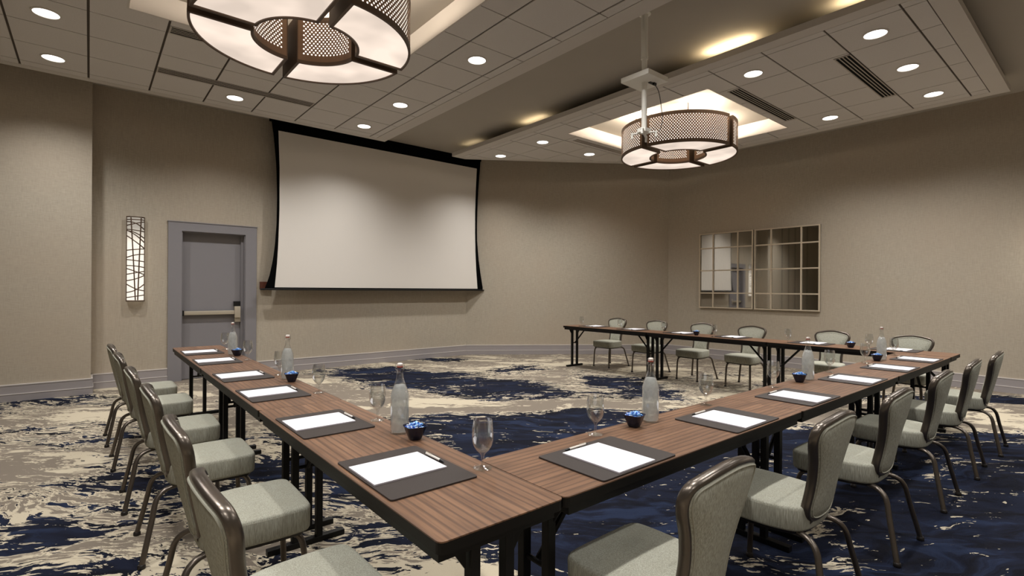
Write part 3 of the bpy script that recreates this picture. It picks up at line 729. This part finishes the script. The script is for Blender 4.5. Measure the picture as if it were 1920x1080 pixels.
# ------------------------------------------------------------------ tables
TH, TD, TLN = 0.75, 0.457, 1.829
def rrect(hx, hy, r, n=4):
    out = []
    for cx_, cy_, a in ((hx - r, hy - r, 0), (-hx + r, hy - r, PI / 2), (-hx + r, -hy + r, PI), (hx - r, -hy + r, 3 * PI / 2)):
        for k in range(n + 1): out.append((cx_ + r * math.cos(a + PI / 2 * k / n), cy_ + r * math.sin(a + PI / 2 * k / n)))
    return out
def make_table():
    r = empty('folding_table')
    hx, hy = TLN / 2 - 0.001, TD / 2
    obj('table_top', MB().prism(rrect(hx, hy, 0.02), TH - 0.004, TH), 'walnut', r)
    obj('edge_band', MB().prism(rrect(hx - 0.001, hy - 0.001, 0.02), TH - 0.036, TH - 0.004), 'black_edge', r, False)
    ap = MB(); z0, z1 = TH - 0.068, TH - 0.036
    ap.box(-hx + 0.03, hx - 0.03, -hy + 0.015, -hy + 0.035, z0, z1); ap.box(-hx + 0.03, hx - 0.03, hy - 0.035, hy - 0.015, z0, z1)
    ap.box(-hx + 0.03, -hx + 0.05, -hy + 0.035, hy - 0.035, z0, z1); ap.box(hx - 0.05, hx - 0.03, -hy + 0.035, hy - 0.035, z0, z1)
    obj('apron', ap, 'black_steel', r)
    for s in (-1, 1):
        lx = s * (hx - 0.085)
        for t in (-1, 1):
            obj('leg', MB().box(lx - 0.018, lx + 0.018, t * 0.064 - 0.017, t * 0.064 + 0.017, 0.03, TH - 0.036), 'black_steel', r, False, 0.003)
            gus = MB(); gus.add([(lx - 0.004, t * 0.09, TH - 0.037), (lx - 0.004, t * 0.17, TH - 0.037), (lx - 0.004, t * 0.09, TH - 0.15), (lx + 0.004, t * 0.09, TH - 0.037), (lx + 0.004, t * 0.17, TH - 0.037), (lx + 0.004, t * 0.09, TH - 0.15)], [(0, 1, 2), (5, 4, 3), (0, 3, 4, 1), (1, 4, 5, 2), (2, 5, 3, 0)])
            obj('gusset', gus, 'black_steel', r)
        obj('foot_runner', MB().box(lx - 0.02, lx + 0.02, -0.205, 0.205, 0.0, 0.032), 'black_steel', r, False, 0.004)
        obj('brace', MB().tube([(lx - s * 0.01, 0.0, TH - 0.32), (lx - s * 0.26, 0.0, TH - 0.05)], 0.013, 8), 'black_steel', r)
        obj('cross_bar', MB().tube([(lx, -0.075, TH - 0.32), (lx, 0.075, TH - 0.32)], 0.010, 8), 'black_steel', r)
    return r
t0 = make_table()
XL = 0.697 + TD / 2; YR = 1.126 + TD / 2; XB = 6.70 + TD / 2
tabs = []
for k in range(3): tabs.append((XL, 1.126 + TLN * (k + 0.5), PI / 2, 'walnut-topped folding table on the door-side run, %s' % ('at the near corner', 'middle of the three', 'closest to the door')[k]))
for k in range(3): tabs.append((1.1565 + 1.842 * (k + 0.5), YR, 0, 'walnut-topped folding table on the right-hand run, %s' % ('butting the near corner', 'middle of the three', 'farthest from the near corner')[k]))
for k in range(3): tabs.append((XB, 1.128 + TLN * (k + 0.5), PI / 2, 'walnut-topped folding table on the far run, %s' % ('at the right end', 'middle of the three', 'at the left end nearest the screen')[k]))
for i, (x, y, rz, lab) in enumerate(tabs):
    o = t0 if i == 0 else copy_tree(t0)
    o.location = (x, y, 0); o.rotation_euler = (0, 0, rz); tag(o, lab, 'table', 'folding tables set in a U')
    if 'right-hand' in lab: o.scale = (1.842 / TLN, 1, 1)

# ------------------------------------------------------------------ chairs
half = [(0.0, 0.404), (0.065, 0.407), (0.108, 0.424), (0.127, 0.465), (0.124, 0.53), (0.131, 0.605), (0.155, 0.688), (0.186, 0.757), (0.199, 0.797), (0.197, 0.830), (0.178, 0.854), (0.138, 0.867), (0.08, 0.880), (0.0, 0.888)]
half = [(x, 0.404 + (z - 0.404) * 0.974) for x, z in half]
OUT = spline(half + [(-x, z) for x, z in half[-2:0:-1]], 3, True)
def back_y(x, z):
    t = (z - 0.40) / 0.49
    return -0.198 - 0.105 * max(0, t) ** 1.2 + 0.55 * x * x
CC = (0.0, 0.63)
def inset(pts, k):
    """offset a closed outline inwards by k"""
    n = len(pts); out = []
    for i in range(n):
        a, b = pts[i - 1], pts[(i + 1) % n]; dx, dz = b[0] - a[0], b[1] - a[1]; l = math.hypot(dx, dz)
        out.append((pts[i][0] - dz / l * k, pts[i][1] + dx / l * k))
    return out
def make_chair():
    r = empty('banquet_chair')
    # seat
    pl = spline([(0.0, 0.212), (0.15, 0.210), (0.196, 0.196), (0.211, 0.155), (0.214, 0.04), (0.205, -0.08), (0.168, -0.175), (0.10, -0.205), (0.0, -0.21), (-0.10, -0.205), (-0.168, -0.175), (-0.205, -0.08), (-0.214, 0.04), (-0.211, 0.155), (-0.196, 0.196), (-0.15, 0.210)], 3, True)
    rings = []
    for z, k in ((0.362, 0.93), (0.366, 0.97), (0.376, 0.99), (0.454, 1.0), (0.464, 0.99), (0.4695, 0.968), (0.4715, 0.92), (0.474, 0.6), (0.476, 0.2)):
        rings.append([(x * k, y * k, z) for x, y in pl])
    seat = obj('seat', MB().rings(rings), 'fabric', r, True, angle=60)
    obj('piping', MB().tube([(x * 0.985, y * 0.985, 0.457) for x, y in pl], 0.003, 6, closed=True), 'piping', seat, True)
    obj('seat_pan', MB().rings([[(x * 0.90, y * 0.90, 0.348) for x, y in pl], [(x * 0.92, y * 0.92, 0.362) for x, y in pl]]), 'glide', r)
    # backrest: frame ring and two padded faces
    n = len(OUT); R = []
    for i in range(n):
        a, b = OUT[i - 1], OUT[(i + 1) % n]; dx, dz = b[0] - a[0], b[1] - a[1]; l = math.hypot(dx, dz); nx, nz = dz / l, -dx / l
        x, z = OUT[i]; y = back_y(x, z)
        top = max(0.0, min(1.0, (z - 0.62) / 0.2))
        ring = []
        for k in range(12):
            th = 2 * PI * k / 12; c, s = math.cos(th), math.sin(th)
            c = math.copysign(abs(c) ** 0.75, c); s = math.copysign(abs(s) ** 0.75, s)
            ring.append((x + nx * 0.0125 * c, y + 0.003 + 0.020 * s, z + nz * 0.0125 * c))
        R.append(ring)
    R.append(R[0])
    fr = obj('back_frame', MB().rings(R, False, False), 'bronze', r, True, angle=60)
    for nm, sg, bulge in (('back_pad', -1, 0.010), ('front_pad', 1, 0.022)):
        rings = []
        for k, b in (((0.003, 0.012), (0.008, 0.020)) if sg < 0 else ((0.012, 0.018), (0.020, 0.022))):
            pts = inset(OUT, k); rings.append([(x, back_y(x, z) + sg * b, z) for x, z in pts])
        base = inset(OUT, 0.012 if sg < 0 else 0.020)
        for s in (0.86, 0.66, 0.42, 0.16):
            rings.append([(x * s, back_y(x * s, CC[1] + (z - CC[1]) * s) + sg * ((0.022 if sg < 0 else 0.022) + bulge * (1 - s ** 2.2)), CC[1] + (z - CC[1]) * s) for x, z in base])
        pad = obj(nm, MB().rings(rings, False, True), 'fabric', r, True, angle=70)
        pts = inset(OUT, 0.010 if sg < 0 else 0.019)
        obj('piping', MB().tube([(x, back_y(x, z) + sg * (0.021 if sg < 0 else 0.023), z) for x, z in pts], 0.0034, 6, closed=True), 'piping', pad, True)
    # bracket joining back and seat
    obj('back_bracket', MB().rings([[(sx * w_, y, z) for sx, w_, y, z in ((-1, w2, yy - 0.012, zz), (1, w2, yy - 0.012, zz), (1, w2, yy + 0.012, zz + 0.004), (-1, w2, yy + 0.012, zz + 0.004))] for w2, yy, zz in ((0.105, -0.200, 0.43), (0.10, -0.196, 0.40), (0.095, -0.183, 0.372), (0.11, -0.14, 0.352), (0.13, -0.10, 0.346))]), 'bronze', r, True)
    for s in (-1, 1):
        fp = spline([(s * 0.125, 0.03, 0.352), (s * 0.145, 0.11, 0.352), (s * 0.163, 0.158, 0.338), (s * 0.172, 0.178, 0.29), (s * 0.176, 0.186, 0.18), (s * 0.180, 0.194, 0.012)], 4)
        rp = spline([(s * 0.105, -0.06, 0.352), (s * 0.130, -0.16, 0.356), (s * 0.150, -0.220, 0.345), (s * 0.166, -0.256, 0.305), (s * 0.184, -0.276, 0.21), (s * 0.222, -0.318, 0.012)], 4)
        for p in (fp, rp):
            lg = obj('leg', MB().tube(p, 0.0145, 10, 0.85), 'bronze', r, True, angle=60)
            e = p[-1]
            obj('glide', MB().lathe([(0.017, 0.0), (0.0185, 0.004), (0.0175, 0.018), (0.014, 0.022)], 12, e[0], e[1]), 'glide', lg, True)
    return r
ORD = ('first', 'second', 'third', 'fourth', 'fifth', 'sixth')
LY = [5.94, 5.14, 4.16, 3.36, 2.44, 1.63]           # door-side run, counted from the door
RX = [1.505, 2.53, 3.42, 4.41, 5.33, 6.23]           # right-hand run, counted from the near corner
BY = [6.116, 5.249, 4.382, 3.578, 2.513, 1.648]     # far run, counted from the screen end
seats = [((0.445, 0.475, 0.505, 0.53, 0.545, 0.54)[i], y, -PI / 2 , 'door-side run of tables, %s from the door' % ORD[i]) for i, y in enumerate(LY)]
seats += [(x, (1.07, 1.07, 1.07, 1.065, 1.04, 1.02)[i], (0, 0, 0, 0, 0.04, 0.05)[i], 'right-hand run of tables, %s from the near corner' % ORD[i]) for i, x in enumerate(RX)]
seats += [(7.385, y, PI / 2, 'far run of tables, %s from the screen end' % ORD[i]) for i, y in enumerate(BY)]
c0 = make_chair()
for i, (x, y, rz, lab) in enumerate(seats):
    o = c0 if i == 0 else copy_tree(c0)
    o.location = (x + random.uniform(-0.012, 0.012), y + random.uniform(-0.012, 0.012), 0); o.rotation_euler = (0, 0, rz + random.uniform(-0.02, 0.02))
    tag(o, 'grey bronze-framed chair at the ' + lab, 'chair', 'banquet chairs around the U of tables')

# ------------------------------------------------------------------ place settings
def make_mat():
    o = obj('desk_mat', MB().prism(rrect(0.222, 0.165, 0.012), 0.0, 0.006), 'leather_mat', None, False, 0.0015); return o
def make_pad():
    r = empty('notepad')
    obj('paper_block', MB().box(-0.108, 0.108, -0.1395, 0.1395, 0.0, 0.0045), 'paper_edge', r)
    obj('top_sheet', MB().box(-0.108, 0.108, -0.1395, 0.1395, 0.0045, 0.0052), 'paper', r)
    return r
def make_pen():
    r = empty('ballpoint_pen')
    X = lambda prof: [[(x, rr * math.cos(2 * PI * k / 10), 0.0055 + rr * math.sin(2 * PI * k / 10)) for k in range(10)] for x, rr in prof]
    obj('barrel', MB().rings(X([(-0.045, 0.0050), (0.05, 0.0054), (0.058, 0.0045)])), 'trim_white', r, True)
    obj('grip', MB().rings(X([(-0.072, 0.0012), (-0.066, 0.0035), (-0.045, 0.0050)])), 'black_plastic', r, True)
    obj('clip', MB().box(0.015, 0.058, -0.0012, 0.0012, 0.0105, 0.0125), 'steel', r)
    obj('push_button', MB().rings(X([(0.058, 0.0025), (0.067, 0.0025)])), 'black_plastic', r, True)
    return r
def make_glass():
    prof = [(0.001, 0.0012), (0.020, 0.0012), (0.0335, 0.0010), (0.0345, 0.0022), (0.030, 0.0042), (0.012, 0.0075), (0.0062, 0.013), (0.0050, 0.030), (0.0056, 0.046), (0.011, 0.056), (0.022, 0.066), (0.033, 0.082), (0.0390, 0.103), (0.0402, 0.125), (0.0380, 0.152), (0.0345, 0.178), (0.0333, 0.178), (0.0365, 0.152), (0.0386, 0.125), (0.0374, 0.103), (0.0315, 0.084), (0.0205, 0.069), (0.009, 0.060), (0.001, 0.058)]
    return obj('water_goblet', MB().lathe(prof, 24), 'glass', None, True, angle=80)
def make_bottle():
    r = empty('water_bottle')
    prof = [(0.002, 0.003), (0.036, 0.001), (0.041, 0.006), (0.0418, 0.02), (0.0418, 0.155), (0.0405, 0.175), (0.034, 0.200), (0.024, 0.225), (0.0165, 0.248), (0.0140, 0.268), (0.0138, 0.285), (0.0165, 0.287), (0.0165, 0.295), (0.0135, 0.297), (0.0135, 0.301)]
    obj('bottle_glass', MB().lathe(prof, 24, cap1=False), 'glass', r, True, angle=70)
    obj('water', MB().lathe([(0.002, 0.008), (0.034, 0.008), (0.0385, 0.014), (0.0392, 0.155), (0.038, 0.173), (0.031, 0.199), (0.0235, 0.218), (0.001, 0.218)], 24), 'water', r, True, angle=70)
    obj('stopper', MB().lathe([(0.011, 0.300), (0.013, 0.304), (0.013, 0.313), (0.009, 0.317)], 16), 'ceramic', r, True)
    obj('gasket', MB().lathe([(0.0125, 0.297), (0.0142, 0.299), (0.0142, 0.303), (0.012, 0.304)], 16), 'gasket', r, True)
    obj('wire_bail', MB().tube([(0.017, 0, 0.283), (0.021, 0.004, 0.295), (0.019, 0.002, 0.312), (0.008, 0, 0.319), (-0.008, 0, 0.319), (-0.019, 0.002, 0.312), (-0.021, 0.004, 0.295), (-0.017, 0, 0.283)], 0.0012, 6), 'wire', r, True)
    return r
def sq(hw, e, z, n=24):
    out = []
    for k in range(n):
        a = 2 * PI * k / n; c, s = math.cos(a), math.sin(a)
        rr = hw / (abs(c) ** e + abs(s) ** e) ** (1 / e); out.append((rr * c, rr * s, z))
    return out
def make_bowl():
    rings = [sq(0.002, 3, 0.001), sq(0.0225, 3, 0.0), sq(0.026, 3, 0.004), sq(0.034, 3.2, 0.024), sq(0.0435, 3.6, 0.052), sq(0.0475, 4, 0.060), sq(0.0455, 4, 0.0605), sq(0.041, 3.6, 0.052), sq(0.031, 3.2, 0.026), sq(0.022, 3, 0.010), sq(0.002, 3, 0.009)]
    return obj('candy_bowl', MB().rings(rings), 'bowl_navy', None, True, angle=50)
def make_candy():
    mb = MB(); rnd = random.Random(3)
    for k in range(46):
        a, rr = rnd.uniform(0, 2 * PI), 0.036 * math.sqrt(rnd.random()); x, y = rr * math.cos(a), rr * math.sin(a)
        z = 0.052 + 0.020 * (1 - (rr / 0.036) ** 2) * rnd.uniform(0.55, 1.0); q = rnd.uniform(0, PI); dx, dy = math.cos(q), math.sin(q); tz = rnd.uniform(-0.4, 0.4)
        mb.tube([(x - dx * 0.011, y - dy * 0.011, z - tz * 0.011), (x - dx * 0.006, y - dy * 0.006, z - tz * 0.006), (x, y, z), (x + dx * 0.006, y + dy * 0.006, z + tz * 0.006), (x + dx * 0.011, y + dy * 0.011, z + tz * 0.011)], [0.0046, 0.0028, 0.0058, 0.0028, 0.0046], 5)
    mb.lathe([(0.030, 0.045), (0.035, 0.050), (0.030, 0.054), (0.002, 0.057)], 14)
    return obj('wrapped_candies', mb, 'candy', None, False)

proto = {}
def put(kind, fn, loc, rz, label, cat, group, extra=None):
    if kind not in proto: proto[kind] = fn(); o = proto[kind]
    else: o = copy_tree(proto[kind])
    o.location = loc; o.rotation_euler = (0, 0, rz); tag(o, label, cat, group, extra); return o
# per setting: local frame with +y pointing from the sitter across the table, +x to the sitter's right
M_L = [5.965, 5.168, 4.184, 3.388, 2.485, 1.660]
M_R = [1.570, 2.508, 3.380, 4.378, 5.309, 6.172]
M_B = [6.116, 5.26, 4.36, 3.56, 2.53, 1.66]
G_L = [(1.108, 6.10), (1.112, 5.096), (1.112, 4.092), (1.110, 3.231), (1.106, 2.377), (1.112, 1.504)]
G_R = [(1.768, 1.535), (2.724, 1.538), (3.598, 1.538), (4.633, 1.54), (5.514, 1.54), (6.42, 1.538)]
G_B = [(6.80, 6.24), (6.82, 5.40), (6.82, 4.555), (6.82, 3.73), (6.82, 2.74), (6.80, 1.86)]
runs = [(0, M_L, -PI / 2, G_L, 'door-side run, %s from the door'), (1, M_R, 0.0, G_R, 'right-hand run, %s from the near corner'), (2, M_B, PI / 2, G_B, 'far run, %s from the screen end')]
for rid, ms, rz, gs, where in runs:
    for i, m in enumerate(ms):
        wh = where % ORD[i]
        c = {0: (0.880, m), 1: (m, 1.299), 2: (6.985, m)}[rid]
        ca, sa = math.cos(rz), math.sin(rz)
        def loc(lx, ly, z): return (c[0] + ca * lx - sa * ly, c[1] + sa * lx + ca * ly, z)
        jr = random.uniform(-0.012, 0.012)
        put('mat', make_mat, loc(0, 0, TH + 0.0005), rz + jr, 'dark brown leather desk mat on the ' + wh, 'mat', 'leather desk mats')
        put('pad', make_pad, loc(-0.02, -0.018, TH + 0.007), rz + jr, 'white paper notepad on the mat of the ' + wh, 'notepad', 'white notepads')
        put('pen', make_pen, loc(-0.03, 0.138, TH + 0.0068), rz + jr + random.uniform(-0.05, 0.05) + (PI if rid == 0 else 0), 'slim white pen above the notepad of the ' + wh, 'pen', 'pens beside the notepads')
        put('glass', make_glass, (gs[i][0], gs[i][1], TH), 0, 'clear stemmed water goblet at the ' + wh, 'glass', 'water goblets')
bot = [(1.085, 5.60, 'door-side run nearest the door'), (1.105, 3.872, 'middle of the door-side run'), (1.092, 2.114, 'door-side run beside the near bowl'), (2.165, 1.520, 'right-hand run nearest the near corner'), (4.097, 1.505, 'middle of the right-hand run'), (5.872, 1.505, 'far end of the right-hand run')]
for x, y, wh in bot: put('bottle', make_bottle, (x, y, TH), random.uniform(0, 3), 'tall swing-top glass bottle of water on the ' + wh, 'bottle', 'swing-top water bottles')
bow = [(1.100, 5.47, 'door-side run nearest the door'), (1.093, 3.730, 'middle of the door-side run'), (1.097, 1.980, 'door-side run beside the near bottle'), (2.018, 1.508, 'right-hand run nearest the near corner'), (3.943, 1.503, 'middle of the right-hand run'), (5.745, 1.508, 'far end of the right-hand run'), (6.86, 4.03, 'middle table of the far run'), (6.86, 2.06, 'right table of the far run')]
for x, y, wh in bow:
    a = random.uniform(0, 1.5)
    put('bowl', make_bowl, (x, y, TH), a, 'small square navy bowl of candies on the ' + wh, 'bowl', 'navy candy bowls')
    put('candy', make_candy, (x, y, TH), a + 1, 'blue and silver wrapped candies in the bowl on the ' + wh, 'candy', 'wrapped candies', 'stuff')
